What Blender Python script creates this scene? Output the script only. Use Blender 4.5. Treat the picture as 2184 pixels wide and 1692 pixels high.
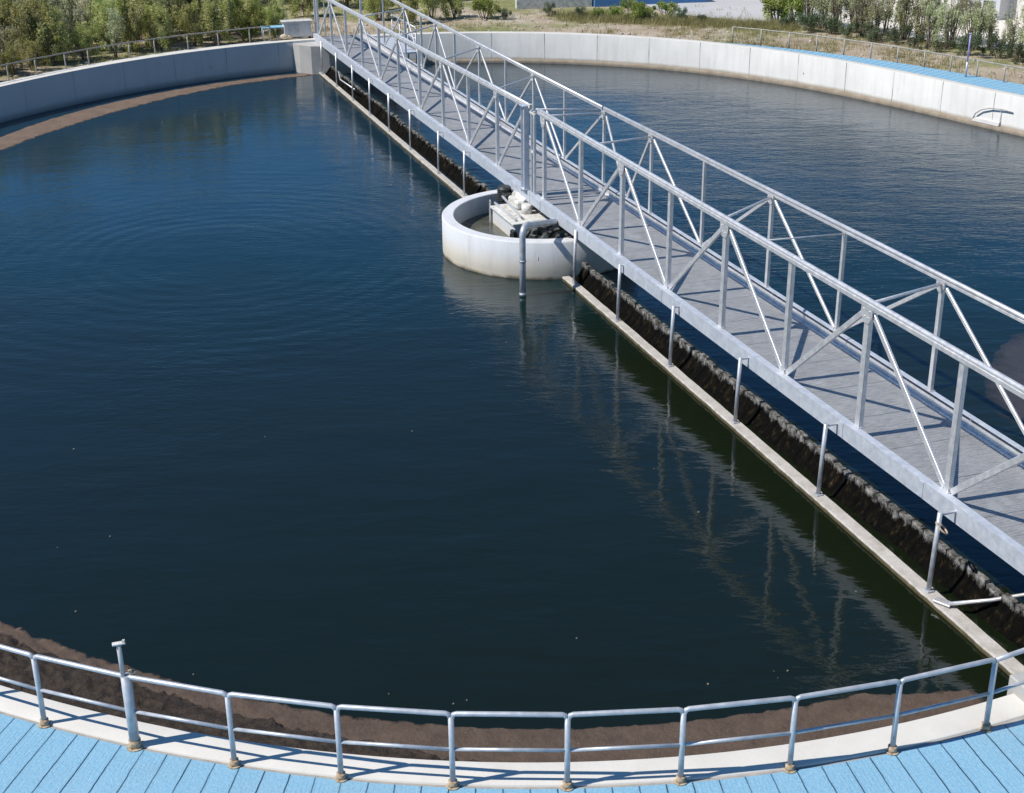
import bpy, bmesh, math, random
from mathutils import Vector, Matrix, noise
random.seed(7)
D2R = math.radians
S = bpy.context.scene
C = S.collection
for o in list(bpy.data.objects): bpy.data.objects.remove(o)

# ------------------------------------------------------------------ camera
F_PX, W_PX, PITCH, YAW, ROLL = 2997.758, 2184.0, 0.4045, -0.0097, -0.0072
cam = bpy.data.cameras.new('camera')
cam.sensor_fit = 'HORIZONTAL'; cam.sensor_width = 36
cam.lens = F_PX / W_PX * 36
cam.shift_x = -13.861 / W_PX; cam.shift_y = -33.08 / W_PX
cam.clip_start = 0.5; cam.clip_end = 2000
fw = Vector((-math.sin(YAW)*math.cos(PITCH), math.cos(YAW)*math.cos(PITCH), -math.sin(PITCH)))
rt = Vector((math.cos(YAW), math.sin(YAW), 0)); up = rt.cross(fw)
r2 = rt*math.cos(ROLL)+up*math.sin(ROLL); u2 = -rt*math.sin(ROLL)+up*math.cos(ROLL)
co = bpy.data.objects.new('camera', cam); C.objects.link(co)
M = Matrix((r2, u2, -fw)).transposed().to_4x4(); M.translation = Vector((0, -41.307, 12.854))
co.matrix_world = M
S.camera = co

# ------------------------------------------------------------------ sky and sun
SUN_EL, SUN_AZ = D2R(51), D2R(15)      # light travels towards +x, a little +y
w = bpy.data.worlds.new("World"); S.world = w; w.use_nodes = True
nt = w.node_tree; bg = nt.nodes['Background']
sky = nt.nodes.new('ShaderNodeTexSky'); sky.sky_type = 'NISHITA'; sky.sun_disc = False
sky.sun_elevation = SUN_EL
sdir = Vector((-math.cos(SUN_AZ), -math.sin(SUN_AZ), 0))
sky.sun_rotation = math.atan2(sdir.x, sdir.y)
sky.air_density = 1.0; sky.dust_density = 0.0; sky.ozone_density = 6.0
hsv = nt.nodes.new('ShaderNodeHueSaturation'); hsv.inputs['Saturation'].default_value = 1.2
nt.links.new(sky.outputs[0], hsv.inputs['Color']); nt.links.new(hsv.outputs[0], bg.inputs[0]); bg.inputs[1].default_value = 0.105
sl = bpy.data.lights.new('sun', 'SUN'); sl.energy = 5.0; sl.angle = D2R(0.5); sl.color = (1.0, 0.955, 0.89)
so = bpy.data.objects.new('sun', sl); C.objects.link(so)
tr = Vector((math.cos(SUN_AZ)*math.cos(SUN_EL), math.sin(SUN_AZ)*math.cos(SUN_EL), -math.sin(SUN_EL)))
so.rotation_euler = tr.to_track_quat('-Z', 'Y').to_euler(); so.location = (-30, -30, 60)
S.view_settings.view_transform = 'Standard'; S.view_settings.look = 'None'
S.view_settings.exposure = 0.08; S.view_settings.gamma = 1

# ------------------------------------------------------------------ tagging
def tag(o, label=None, cat=None, group=None, kind=None):
    if label: o['label'] = label
    if cat: o['category'] = cat
    if group: o['group'] = group
    if kind: o['kind'] = kind
    return o
def empty(name, label, cat, loc=(0,0,0), rz=0, group=None):
    o = bpy.data.objects.new(name, None); C.objects.link(o)
    o.location = loc; o.rotation_euler = (0,0,rz); o.empty_display_size = .3
    return tag(o, label, cat, group)
def obj(name, bm, mat, parent=None, smooth=False):
    me = bpy.data.meshes.new(name); bm.to_mesh(me); bm.free()
    if smooth:
        for p in me.polygons: p.use_smooth = True
    for m in (mat if isinstance(mat, (list, tuple)) else [mat]): me.materials.append(m)
    o = bpy.data.objects.new(name, me); C.objects.link(o)
    if parent: o.parent = parent
    return o
def copy_tree(o, parent=None):
    c = o.copy(); C.objects.link(c)
    if parent: c.parent = parent
    for ch in [x for x in bpy.data.objects if x.parent == o]: copy_tree(ch, c)
    return c

# ------------------------------------------------------------------ mesh helpers
def frame(d):
    d = d.normalized(); a = Vector((0,0,1)) if abs(d.z) < .95 else Vector((1,0,0))
    x = a.cross(d).normalized(); return x, d.cross(x).normalized()
def tube(bm, pts, r, n=10, cap=True):
    """one continuous tube through pts; r a number or a list"""
    pts = [Vector(p) for p in pts]; rs = r if isinstance(r, (list, tuple)) else [r]*len(pts)
    rings = []; px = None
    for i, p in enumerate(pts):
        d = (pts[min(i+1, len(pts)-1)] - pts[max(i-1, 0)])
        x, y = frame(d)
        if px is not None:
            x = (px - px.dot(d.normalized())*d.normalized()).normalized(); y = d.normalized().cross(x)
        px = x
        rings.append([bm.verts.new(p + (x*math.cos(2*math.pi*k/n) + y*math.sin(2*math.pi*k/n))*rs[i]) for k in range(n)])
    for a, b in zip(rings, rings[1:]):
        for k in range(n): 
            f = bm.faces.new((a[k], a[(k+1)%n], b[(k+1)%n], b[k])); f.smooth = True
    if cap: bm.faces.new(rings[0][::-1]); bm.faces.new(rings[-1])
    return bm
def box(bm, c, s, rz=0, bev=0):
    m = Matrix.Translation(Vector(c)) @ Matrix.Rotation(rz, 4, 'Z') @ Matrix.Diagonal((*s, 1))
    r = bmesh.ops.create_cube(bm, size=1, matrix=m)
    if bev:
        es = list({e for v in r['verts'] for e in v.link_edges})
        bmesh.ops.bevel(bm, geom=es, offset=bev, segments=1, affect='EDGES')
    return bm
def bar(bm, p0, p1, a, b, side=Vector((0,1,0)), bev=.006):
    """rectangular bar from p0 to p1; a = size along 'side', b = across"""
    p0, p1 = Vector(p0), Vector(p1); d = (p1-p0); L = d.length; d.normalize()
    s = (side - side.dot(d)*d).normalized(); t = d.cross(s)
    m = Matrix((s, t, d)).transposed().to_4x4(); m.translation = (p0+p1)/2
    m = m @ Matrix.Diagonal((a, b, L, 1))
    r = bmesh.ops.create_cube(bm, size=1, matrix=m)
    if bev:
        es = list({e for v in r['verts'] for e in v.link_edges})
        bmesh.ops.bevel(bm, geom=es, offset=bev, segments=1, affect='EDGES')
    return bm
def prism(bm, prof, x0, x1):
    """profile in (y,z) swept along x"""
    a = [bm.verts.new((x0, y, z)) for y, z in prof]; b = [bm.verts.new((x1, y, z)) for y, z in prof]
    n = len(prof)
    for k in range(n): bm.faces.new((a[k], a[(k+1)%n], b[(k+1)%n], b[k]))
    bm.faces.new(a[::-1]); bm.faces.new(b)
    bmesh.ops.recalc_face_normals(bm, faces=bm.faces)
    return bm
NB = lambda: bmesh.new()

# ------------------------------------------------------------------ material helper
class Mat:
    def __init__(s, name, base=(.5,.5,.5), rough=.6, metal=0, spec=.5):
        s.m = bpy.data.materials.new(name); s.m.use_nodes = True; s.t = s.m.node_tree
        s.b = s.t.nodes['Principled BSDF']
        s.b.inputs['Base Color'].default_value = (*base, 1)
        s.b.inputs['Roughness'].default_value = rough; s.b.inputs['Metallic'].default_value = metal
        s.b.inputs['Specular IOR Level'].default_value = spec
        s.tc = s.t.nodes.new('ShaderNodeTexCoord')
    def n(s, typ, **kw):
        x = s.t.nodes.new(typ)
        for k, v in kw.items():
            if hasattr(x, k): setattr(x, k, v)
            else: x.inputs[k.replace('_', ' ')].default_value = v
        return x
    def l(s, a, b): s.t.links.new(a, b)
    def map(s, src='Object', scale=(1,1,1)):
        m = s.n('ShaderNodeMapping'); m.inputs['Scale'].default_value = scale; s.l(s.tc.outputs[src], m.inputs[0]); return m.outputs[0]
    def noise(s, scale, detail=4, rough=.55, vec=None, src='Object', stretch=(1,1,1), dist=0):
        x = s.n('ShaderNodeTexNoise'); x.inputs['Scale'].default_value = scale; x.inputs['Detail'].default_value = detail
        x.inputs['Roughness'].default_value = rough; x.inputs['Distortion'].default_value = dist
        s.l(vec or s.map(src, stretch), x.inputs['Vector']); return x.outputs['Fac']
    def ramp(s, fac, stops):
        r = s.n('ShaderNodeValToRGB'); e = r.color_ramp.elements
        while len(e) < len(stops): e.new(.5)
        for i, (p, c) in enumerate(stops):
            e[i].position = p; e[i].color = (*c, 1) if isinstance(c, tuple) else (c, c, c, 1)
        s.l(fac, r.inputs[0]); return r.outputs[0]
    def mix(s, fac, a, b, mode='MIX'):
        x = s.n('ShaderNodeMix', data_type='RGBA', blend_type=mode)
        for sock, v in ((x.inputs[0], fac), (x.inputs[6], a), (x.inputs[7], b)):
            if hasattr(v, 'links'): s.l(v, sock)
            elif isinstance(v, tuple): sock.default_value = (*v, 1)
            else: sock.default_value = v
        return x.outputs[2]
    def math(s, op, a, b=None, c=None):
        x = s.n('ShaderNodeMath', operation=op)
        for i, v in enumerate((a, b, c)):
            if v is None: continue
            if hasattr(v, 'links'): s.l(v, x.inputs[i])
            else: x.inputs[i].default_value = v
        return x.outputs[0]
    def sep(s, vec):
        x = s.n('ShaderNodeSeparateXYZ'); s.l(vec, x.inputs[0]); return x.outputs
    def bump(s, h, strength=.3, dist=.02, prev=None):
        x = s.n('ShaderNodeBump'); x.inputs['Strength'].default_value = strength; x.inputs['Distance'].default_value = dist
        s.l(h, x.inputs['Height'])
        if prev is not None: s.l(prev, x.inputs['Normal'])
        s.l(x.outputs[0], s.b.inputs['Normal']); return x.outputs[0]
    def col(s, c): s.l(c, s.b.inputs['Base Color'])
    def rgh(s, c): s.l(c, s.b.inputs['Roughness'])

# ---- galvanised steel
def steel(name, a, b, rough=.42, metal=.55, warm=None):
    m = Mat(name, a, rough, metal)
    c = m.mix(m.ramp(m.noise(6, 5), [(.35, 0.0), (.65, 1.0)]), a, b)
    st = m.ramp(m.noise(2.2, 6, .7, stretch=(1, 1, .35)), [(.5, 0.0), (.75, .35)])
    c = m.mix(st, c, warm or (.42, .39, .34))
    m.col(c); m.rgh(m.ramp(m.noise(9, 3), [(.3, rough-.08), (.7, rough+.14)]))
    m.bump(m.noise(60, 3), .08, .004)
    return m.m
M_STEEL = steel('galvanised_steel', (.60,.60,.61), (.76,.75,.74))
M_GIRD = steel('girder_steel', (.50,.53,.58), (.62,.65,.69), .5, .35, (.46,.47,.48))
M_PIPE = steel('pipe_steel', (.40,.42,.45), (.55,.57,.60), .42, .35)
M_OLD = steel('weathered_steel', (.42,.42,.42), (.55,.54,.52), .6, .3, (.30,.25,.19))
M_RAILFAR = steel('dull_railing_steel', (.27,.26,.23), (.38,.36,.31), .6, .2, (.35,.28,.2))
M_RUST = Mat('tan_rusty_sleeve', (.38,.28,.18), .8)
M_RUST.col(M_RUST.ramp(M_RUST.noise(30, 5), [(.3, (.24,.13,.06)), (.55, (.46,.36,.24)), (.8, (.58,.52,.42))])); M_RUST = M_RUST.m
M_DARK = Mat('dark_rubber', (.018,.022,.022), .55)
M_DARK.col(M_DARK.ramp(M_DARK.noise(14, 4), [(.35, (.008,.011,.011)), (.7, (.05,.055,.05))])); M_DARK = M_DARK.m
M_WHITE = Mat('white_paint', (.66,.65,.61), .5)
M_WHITE.col(M_WHITE.ramp(M_WHITE.noise(5, 6, .7), [(.34, (.34,.31,.26)), (.46, (.55,.53,.48)), (.62, (.68,.67,.63))])); M_WHITE = M_WHITE.m
M_VIOLET = Mat('violet_marker_paint', (.34,.30,.62), .5).m

# ---- concrete wall with arc-length uv (u metres, v height)
def wall_mat(name, a, b, water_stain=True):
    m = Mat(name, a, .85, 0, .3)
    uv = m.tc.outputs['UV']; u, v, _ = m.sep(uv)
    c = m.mix(m.ramp(m.noise(.55, 6, .6, vec=uv), [(.3, 0.0), (.7, 1.0)]), a, b)
    mp = m.n('ShaderNodeMapping'); mp.inputs['Scale'].default_value = (2.2, .18, 1); m.l(uv, mp.inputs[0])
    st = m.ramp(m.noise(1.6, 6, .7, vec=mp.outputs[0]), [(.48, 0.0), (.70, .42)])
    c = m.mix(st, c, (.44,.43,.38))
    # formwork joints
    wob = m.math('MULTIPLY_ADD', m.noise(1.5, 2, vec=uv), .02, u)
    j = m.math('ABSOLUTE', m.math('SUBTRACT', m.math('FRACT', m.math('DIVIDE', wob, 2.62)), .5))
    jl = m.math('MULTIPLY', m.math('LESS_THAN', j, .006), m.ramp(m.noise(1.1, 3, vec=uv), [(.38, .35), (.55, 1.0)]))
    c = m.mix(jl, c, (.16,.16,.15))
    # tie holes and short drips
    vo = m.n('ShaderNodeTexVoronoi', feature='F1'); vo.inputs['Scale'].default_value = .75; vo.inputs['Randomness'].default_value = .75
    m2 = m.n('ShaderNodeMapping'); m2.inputs['Scale'].default_value = (1.9, .8, 1); m.l(uv, m2.inputs[0]); m.l(m2.outputs[0], vo.inputs['Vector'])
    hole = m.math('LESS_THAN', m.math('ADD', vo.outputs['Distance'], m.math('MULTIPLY', m.noise(12, 3, vec=uv), .03)), .062)
    c = m.mix(m.math('MULTIPLY', hole, .75), c, (.10,.11,.11))
    if water_stain:
        z = m.math('ADD', v, m.math('MULTIPLY', m.math('SUBTRACT', m.noise(1.3, 5, .7, vec=uv), .5), .12))
        c = m.mix(m.ramp(z, [(.14, 1.0), (.30, 0.0)]), c, (.27,.23,.17))
        c = m.mix(m.ramp(z, [(.07, 1.0), (.115, 0.0)]), c, (.055,.043,.03))
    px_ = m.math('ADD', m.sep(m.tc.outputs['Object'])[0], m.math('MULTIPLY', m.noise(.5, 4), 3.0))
    c = m.mix(m.ramp(m.math('MULTIPLY_ADD', px_, .1, .5), [(0.0, .62), (.45, .45), (.62, 0.0)]), c, (.32,.35,.345))  # shade of the left wall painted in: greyer towards negative x
    m.col(c)
    nb = m.bump(m.noise(9, 6, .65, vec=uv), .35, .02)
    m.bump(m.math('SUBTRACT', 1, m.math('MAXIMUM', jl, hole)), .6, .02, nb)
    return m.m
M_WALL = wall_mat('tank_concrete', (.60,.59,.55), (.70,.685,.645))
def conc(name, a, b, sc=2.0, stain=(.42,.40,.36), bs=.3):
    m = Mat(name, a, .85, 0, .3)
    c = m.mix(m.ramp(m.noise(sc, 7, .6), [(.3, 0.0), (.7, 1.0)]), a, b)
    c = m.mix(m.ramp(m.noise(sc*.35, 6, .7), [(.55, 0.0), (.78, .5)]), c, stain)
    c = m.mix(m.ramp(m.noise(sc*26, 3, .7), [(.62, 0.0), (.72, .35)]), c, stain)
    m.col(c); m.bump(m.noise(sc*12, 6, .7), bs, .015)
    return m.m
M_COPE = conc('coping_concrete', (.58,.55,.49), (.66,.63,.57), 1.4, (.47,.43,.36))
M_CONC = conc('plain_concrete', (.52,.51,.48), (.62,.60,.57))
M_PIER = conc('pier_concrete', (.36,.35,.33), (.47,.46,.43), 1.2)
M_PAVE = conc('pale_path_concrete', (.50,.50,.50), (.60,.60,.61), .8)
M_ROAD = conc('pale_asphalt', (.40,.40,.40), (.48,.475,.465), .3, (.36,.35,.33))

# ---- feed well ring: white with cream damp band at the waterline
m = Mat('feed_well_concrete', (.7,.7,.7), .7, 0, .4)
z = m.sep(m.tc.outputs['Object'])[2]
zn = m.math('ADD', z, m.math('MULTIPLY', m.math('SUBTRACT', m.noise(1.6, 5, .6), .5), .35))
c = m.ramp(zn, [(.0, (.12,.09,.05)), (.035, (.30,.25,.17)), (.10, (.56,.50,.39)), (.42, (.62,.58,.50)), (.75, (.60,.61,.62))])
c = m.mix(m.ramp(m.noise(2.5, 6, .7, stretch=(1,1,.2)), [(.46, 0.0), (.7, .5)]), c, (.44,.43,.40))
c = m.mix(m.ramp(m.noise(5, 6, .75, stretch=(1,1,.12)), [(.6, 0.0), (.74, .5)]), c, (.36,.30,.22))
c = m.mix(m.ramp(m.noise(16, 4, .7), [(.64, 0.0), (.7, .5)]), c, (.22,.20,.17))
m.col(c); m.bump(m.noise(18, 5), .2, .01); M_RING = m.m

# ---- blue coated deck (uv: u along the rim, v outwards)
m = Mat('blue_deck_coating', (.2,.5,.75), .75, 0, .35)
uv = m.tc.outputs['UV']; u, v, _ = m.sep(uv)
wob = m.math('ADD', u, m.math('MULTIPLY', m.math('SUBTRACT', m.noise(3, 3, vec=uv), .5), .03))
j = m.math('ABSOLUTE', m.math('SUBTRACT', m.math('FRACT', m.math('DIVIDE', wob, .33)), .5))
gl = m.ramp(j, [(.0, 1.0), (.018, .9), (.034, 0.0)])
gl = m.math('MULTIPLY', gl, m.ramp(m.noise(.8, 3, vec=uv), [(.3, .35), (.6, 1.0)]))
c = m.mix(m.ramp(m.noise(1.2, 6, .6, vec=uv), [(.3, 0.0), (.7, 1.0)]), (.155,.355,.500), (.195,.415,.560))
c = m.mix(m.ramp(m.noise(17, 5, .85, vec=uv), [(.42, 0.0), (.68, .5)]), c, (.36,.58,.70))
c = m.mix(m.ramp(m.noise(22, 4, .85, vec=uv), [(.34, .45), (.47, 0.0)]), c, (.10,.26,.40))
c = m.mix(m.ramp(m.noise(60, 3, .8, vec=uv), [(.35, 0.0), (.7, .5)]), c, (.36,.56,.68))
c = m.mix(m.ramp(m.noise(34, 4, .8, vec=uv), [(.28, .45), (.45, 0.0)]), c, (.08,.24,.40))
fj = m.math('ABSOLUTE', m.math('SUBTRACT', m.math('FRACT', m.math('DIVIDE', wob, .055)), .5))
c = m.mix(m.math('MULTIPLY', m.ramp(fj, [(0.0, 1.0), (.16, 0.0)]), m.ramp(m.noise(1.1, 4, .6, vec=uv), [(.42, 0.0), (.65, .42)])), c, (.08,.22,.33))
c = m.mix(m.ramp(m.noise(.5, 6, .7, vec=uv), [(.5, 0.0), (.72, .35)]), c, (.30,.40,.44))
c = m.mix(gl, c, (.02,.07,.12))
m.col(c)
nb = m.bump(m.noise(22, 5, .8, vec=uv), .8, .02)
m.bump(m.math('SUBTRACT', 1, gl), .8, .03, nb); M_BLUE = m.m

# ---- water: dark, clear-surfaced, wind ripples of several sizes
m = Mat('tank_water', (.006,.016,.016), .03, 0, .5); m.b.inputs['IOR'].default_value = 1.45
P = m.tc.outputs['Object']
wx, wy, _ = m.sep(P)
body_sky = m.math('MULTIPLY_ADD', wy, .045, m.math('MULTIPLY_ADD', m.noise(.09, 4, .55, vec=P), .9, .12))  # olive body colour near, blue sky reflection painted in towards the far side
c = m.ramp(body_sky, [(.12, (.006,.010,.004)), (.42, (.003,.014,.013)), (.85, (.007,.027,.043))])
m.col(c)
n1 = m.noise(1.1, 3, .5, stretch=(.55, 1.35, 1), dist=.3)
n2 = m.noise(4.2, 3, .55, stretch=(.6, 1.5, 1), dist=.4)
n3 = m.noise(.35, 2, .5, stretch=(.7, 1.2, 1))
px, py, _ = m.sep(P)
# wind rougher on the right of the bridge, calm near the camera
wind = m.math('ADD', m.ramp(m.math('MULTIPLY_ADD', px, .02, .4), [(.2, .35), (.75, 1.0)]), m.math('MULTIPLY', m.ramp(m.noise(.16, 3, .5), [(.4, 0.0), (.7, .6)]), 1.0))
# slow ring waves spreading from the left part of the tank
rx = m.math('ADD', px, 8.5); ry = m.math('ADD', py, 1.5)
rr_ = m.math('SQRT', m.math('ADD', m.math('MULTIPLY', rx, rx), m.math('MULTIPLY', m.math('MULTIPLY', ry, ry), 1.0)))
rw = m.math('SINE', m.math('MULTIPLY_ADD', m.noise(.35, 4), 9.0, m.math('MULTIPLY', rr_, 10.5)))
rwm = m.math('MULTIPLY', m.math('MULTIPLY', rw, m.ramp(m.math('MULTIPLY', rr_, .08), [(.05, 0.0), (.3, 1.0), (.62, 1.0), (.95, 0.0)])), m.ramp(m.noise(.2, 3), [(.36, .15), (.6, 1.0)]))
n4 = m.noise(9.0, 3, .6, stretch=(.6, 1.5, 1), dist=.5)
calm = m.ramp(m.math('MULTIPLY_ADD', wx, -.03, m.math('MULTIPLY_ADD', wy, .045, .85)), [(.10, .42), (.62, 1.5)])
h = m.math('ADD', m.math('MULTIPLY', n1, .8), m.math('MULTIPLY', calm, m.math('ADD', m.math('MULTIPLY', n2, .36), m.math('MULTIPLY', n4, .10))))
h = m.math('MULTIPLY', h, wind)
h = m.math('ADD', h, m.math('MULTIPLY', n3, 1.2))
h = m.math('ADD', h, m.math('MULTIPLY', rwm, .085))
m.bump(h, 1.0, .026); M_WATER = m.m

# ---- scum
def scum(name, a, b, sc=3.0, bs=.5, rough=.8, fz=.35, soft=.10, amax=1.0):
    m = Mat(name, a, rough, 0, .3)
    c = m.mix(m.ramp(m.noise(sc, 7, .65), [(.3, 0.0), (.7, 1.0)]), a, b)
    c = m.mix(m.ramp(m.noise(sc*3, 6, .7), [(.58, 0.0), (.7, .7)]), c, (.05,.038,.028))
    c = m.mix(m.ramp(m.noise(sc*9, 4, .7), [(.62, 0.0), (.7, .5)]), c, (.24,.19,.14))
    m.col(c); m.bump(m.noise(sc*4, 6, .7), bs, .05)
    at = m.n('ShaderNodeAttribute', attribute_name='fade')
    al = m.math('ADD', at.outputs['Fac'], m.math('MULTIPLY', m.math('SUBTRACT', m.noise(sc*2.2, 6, .7), .5), fz))
    al = m.ramp(al, [(.0, 0.0), (soft, amax)])
    tp = m.n('ShaderNodeBsdfTransparent'); ms = m.n('ShaderNodeMixShader')
    m.l(al, ms.inputs[0]); m.l(tp.outputs[0], ms.inputs[1]); m.l(m.b.outputs[0], ms.inputs[2])
    m.l(ms.outputs[0], m.t.nodes['Material Output'].inputs[0])
    return m.m
M_SCUM = scum('brown_scum', (.070,.047,.034), (.118,.083,.060), 3.0, .7)
M_SCUM_FAR = scum('tan_scum', (.125,.086,.062), (.195,.140,.102), 1.6, .5, .8, .45, .15)
M_SCUM_D = scum('dark_caked_scum', (.014,.012,.012), (.085,.062,.044), 9, 1.0, .85, .5)
M_SCUM_R = scum('mauve_scum_film', (.075,.066,.066), (.10,.088,.085), .5, .08, .12, 2.2, 2.0, .6)

# ---- weir plate, algae
m = Mat('weir_algae', (.03,.02,.01), .85, 0, .08)
z = m.sep(m.tc.outputs['Object'])[2]
zz = m.math('ADD', z, m.math('MULTIPLY', m.math('SUBTRACT', m.noise(4.5, 6, .75, stretch=(1,1,.5)), .5), .55))
dk = m.ramp(m.noise(7, 6, .75, stretch=(1,1,.16)), [(.44, (.002,.002,.002)), (.56, (.006,.005,.003)), (.66, (.035,.024,.010)), (.8, (.13,.11,.07))])
gr = m.ramp(m.noise(7, 5, .7), [(.38, (.04,.037,.032)), (.5, (.15,.145,.135)), (.68, (.36,.35,.33))])
m.col(m.mix(m.ramp(zz, [(.34, 0.0), (.42, 1.0)]), dk, gr)); m.bump(m.noise(20, 6, .75, stretch=(1,1,.4)), 1.0, .05); M_WEIR = m.m
# beam with pale top and algae below
m = Mat('launder_concrete', (.4,.38,.35), .85, 0, .3)
z = m.sep(m.tc.outputs['Object'])[2]
tp = m.ramp(m.noise(3, 7, .7), [(.3, (.34,.31,.27)), (.55, (.47,.44,.40)), (.8, (.55,.53,.49))])
tp = m.mix(m.ramp(m.noise(16, 4, .7), [(.6, 0.0), (.7, .5)]), tp, (.22,.19,.15))
lo = m.ramp(m.noise(4, 5, .6), [(.3, (.05,.045,.02)), (.7, (.15,.12,.06))])
zz = m.math('ADD', z, m.math('MULTIPLY', m.math('SUBTRACT', m.noise(6, 5, .7), .5), .05))
m.col(m.mix(m.ramp(zz, [(.055, 0.0), (.085, 1.0)]), lo, tp)); m.bump(m.noise(22, 5, .7), .6, .02); M_BEAM = m.m

# ---- bridge deck plate with fine ribs across the walkway
m = Mat('ribbed_deck_plate', (.4,.4,.42), .55, .35, .5)
x, y, z = m.sep(m.tc.outputs['Object'])
rb = m.math('SINE', m.math('MULTIPLY', x, 85))
seam = m.math('LESS_THAN', m.math('ABSOLUTE', m.math('SUBTRACT', m.math('FRACT', m.math('DIVIDE', x, 1.39)), .5)), .007)
c = m.mix(m.ramp(m.noise(2.2, 6, .6), [(.3, 0.0), (.7, 1.0)]), (.40,.40,.395), (.52,.515,.50))
c = m.mix(m.ramp(m.noise(.8, 6, .7), [(.5, 0.0), (.7, .4)]), c, (.30,.285,.26))
c = m.mix(m.ramp(m.noise(24, 4, .7, stretch=(1,.15,1)), [(.35, .7), (.6, 0.0)]), c, (.25,.25,.25))
c = m.mix(m.math('MULTIPLY', seam, .8), c, (.10,.10,.11))
m.col(c)
nb = m.bump(rb, .7, .02); m.bump(m.noise(35, 4, .7), .5, .01, nb); M_DECK = m.m

# ---- ground and vegetation
m = Mat('dry_ground', (.4,.35,.27), .95, 0, .1)
P = m.tc.outputs['Object']
c = m.ramp(m.noise(.35, 8, .65, vec=P), [(.28, (.30,.235,.165)), (.5, (.44,.36,.27)), (.72, (.56,.50,.42))])
gm = m.ramp(m.noise(.16, 6, .6, vec=P), [(.47, 0.0), (.60, .85)])
gcol = m.ramp(m.noise(2.2, 5, .7, vec=P), [(.3, (.10,.13,.035)), (.55, (.22,.24,.08)), (.8, (.36,.31,.14))])
c = m.mix(gm, c, gcol)
c = m.mix(m.ramp(m.noise(6, 5, .7, vec=P), [(.6, 0.0), (.75, .5)]), c, (.16,.12,.08))
m.col(c); m.bump(m.noise(3, 8, .7, vec=P), .9, .15); M_GROUND = m.m
def leaf_mat(name, dark, mid, light, sc=1.6):
    m = Mat(name, mid, .6, 0, .25)
    at = m.n('ShaderNodeAttribute', attribute_name='tint'); 
    oi = m.n('ShaderNodeObjectInfo')
    f = m.math('ADD', m.math('MULTIPLY', at.outputs['Fac'], .62), m.math('MULTIPLY', m.noise(sc, 3), .45))
    c = m.ramp(f, [(.15, dark), (.5, mid), (.9, light)])
    hs = m.n('ShaderNodeHueSaturation'); m.l(c, hs.inputs['Color'])
    m.l(m.math('MULTIPLY_ADD', oi.outputs['Random'], .05, .475), hs.inputs['Hue'])
    m.l(m.math('MULTIPLY_ADD', oi.outputs['Random'], .5, .75), hs.inputs['Value'])
    m.col(hs.outputs[0])
    tl = m.n('ShaderNodeBsdfTranslucent'); m.l(hs.outputs[0], tl.inputs[0])
    ms = m.n('ShaderNodeMixShader'); ms.inputs[0].default_value = .42
    m.l(m.b.outputs[0], ms.inputs[1]); m.l(tl.outputs[0], ms.inputs[2])
    m.l(ms.outputs[0], m.t.nodes['Material Output'].inputs[0]); return m.m
L_GREEN = leaf_mat('willow_leaves', (.19,.23,.06), (.46,.48,.16), (.70,.67,.38))
L_OLIVE = leaf_mat('grey_olive_leaves', (.26,.28,.13), (.46,.48,.27), (.66,.64,.45))
L_DARK = leaf_mat('dark_shrub_leaves', (.05,.08,.04), (.13,.17,.09), (.25,.29,.17))
L_BRIGHT = leaf_mat('bright_shrub_leaves', (.12,.17,.03), (.28,.34,.08), (.46,.48,.16))
L_GRASS = leaf_mat('dry_grass_blades', (.14,.14,.05), (.30,.27,.12), (.50,.42,.23), .8)
M_BARK = Mat('grey_bark', (.17,.135,.10), .9).m

# ================================================================== TANK
R0, HW = 26.269, 1.434
HC = [-0.431, 0.583, -0.664, -0.63, 0.385, -0.822, 0.866, 0.065, 0.207, -0.465]
def R(a):                       # a in degrees
    a = D2R(a); s = R0
    for i in range(5):
        k = i+1; s += HC[2*i]*math.cos(k*a) + HC[2*i+1]*math.sin(k*a)
    return s
def P(a, rel, z=0.0):
    r = R(a)+rel; a = D2R(a); return Vector((r*math.cos(a), r*math.sin(a), z))
def interp(x, pts):
    if x <= pts[0][0]: return pts[0][1]
    for (a, b), (c, d) in zip(pts, pts[1:]):
        if x <= c: return b + (d-b)*(x-a)/(c-a)
    return pts[-1][1]
def ring_strip(name, prof, mat, a0=-180, a1=180, step=1.0, closed=True, parent=None):
    """prof: list of (rel, z) or functions of angle; uv u = arc metres, v = z or rel"""
    bm = NB(); uvl = bm.loops.layers.uv.new('UVMap'); n = int(round((a1-a0)/step)); rows = []
    u = 0; us = []; prev = None
    for i in range(n+1):
        a = a0 + (a1-a0)*i/n
        p = P(a, 0)
        if prev is not None: u += (p-prev).length
        prev = p; us.append(u)
        rows.append([bm.verts.new(P(a, (q[0](a) if callable(q[0]) else q[0]), q[1](a) if callable(q[1]) else q[1])) for q in prof])
    vv = [0]
    for (r_, z_), (r1, z1) in zip(prof, prof[1:]):
        r_, r1 = [x(a0) if callable(x) else x for x in (r_, r1)]; z_, z1 = [x(a0) if callable(x) else x for x in (z_, z1)]
        vv.append(vv[-1]+math.hypot(r1-r_, z1-z_))
    for i in range(n):
        A, B = rows[i], rows[i+1]
        for k in range(len(prof)-1):
            f = bm.faces.new((A[k], A[k+1], B[k+1], B[k]))
            isz = not callable(prof[k][1]) and not callable(prof[k+1][1]) and abs(prof[k][1]-prof[k+1][1]) > 1e-4
            for lp, (uu, kk) in zip(f.loops, ((us[i],k),(us[i],k+1),(us[i+1],k+1),(us[i+1],k))):
                vert = (A if uu == us[i] else B)[kk]
                lp[uvl].uv = (uu, vert.co.z if name.startswith('tank_wall') else vv[kk])
            f.smooth = True
    bmesh.ops.recalc_face_normals(bm, faces=bm.faces)
    if sum(f.normal.z for f in bm.faces) < 0: bmesh.ops.reverse_faces(bm, faces=bm.faces)
    return bm

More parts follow.
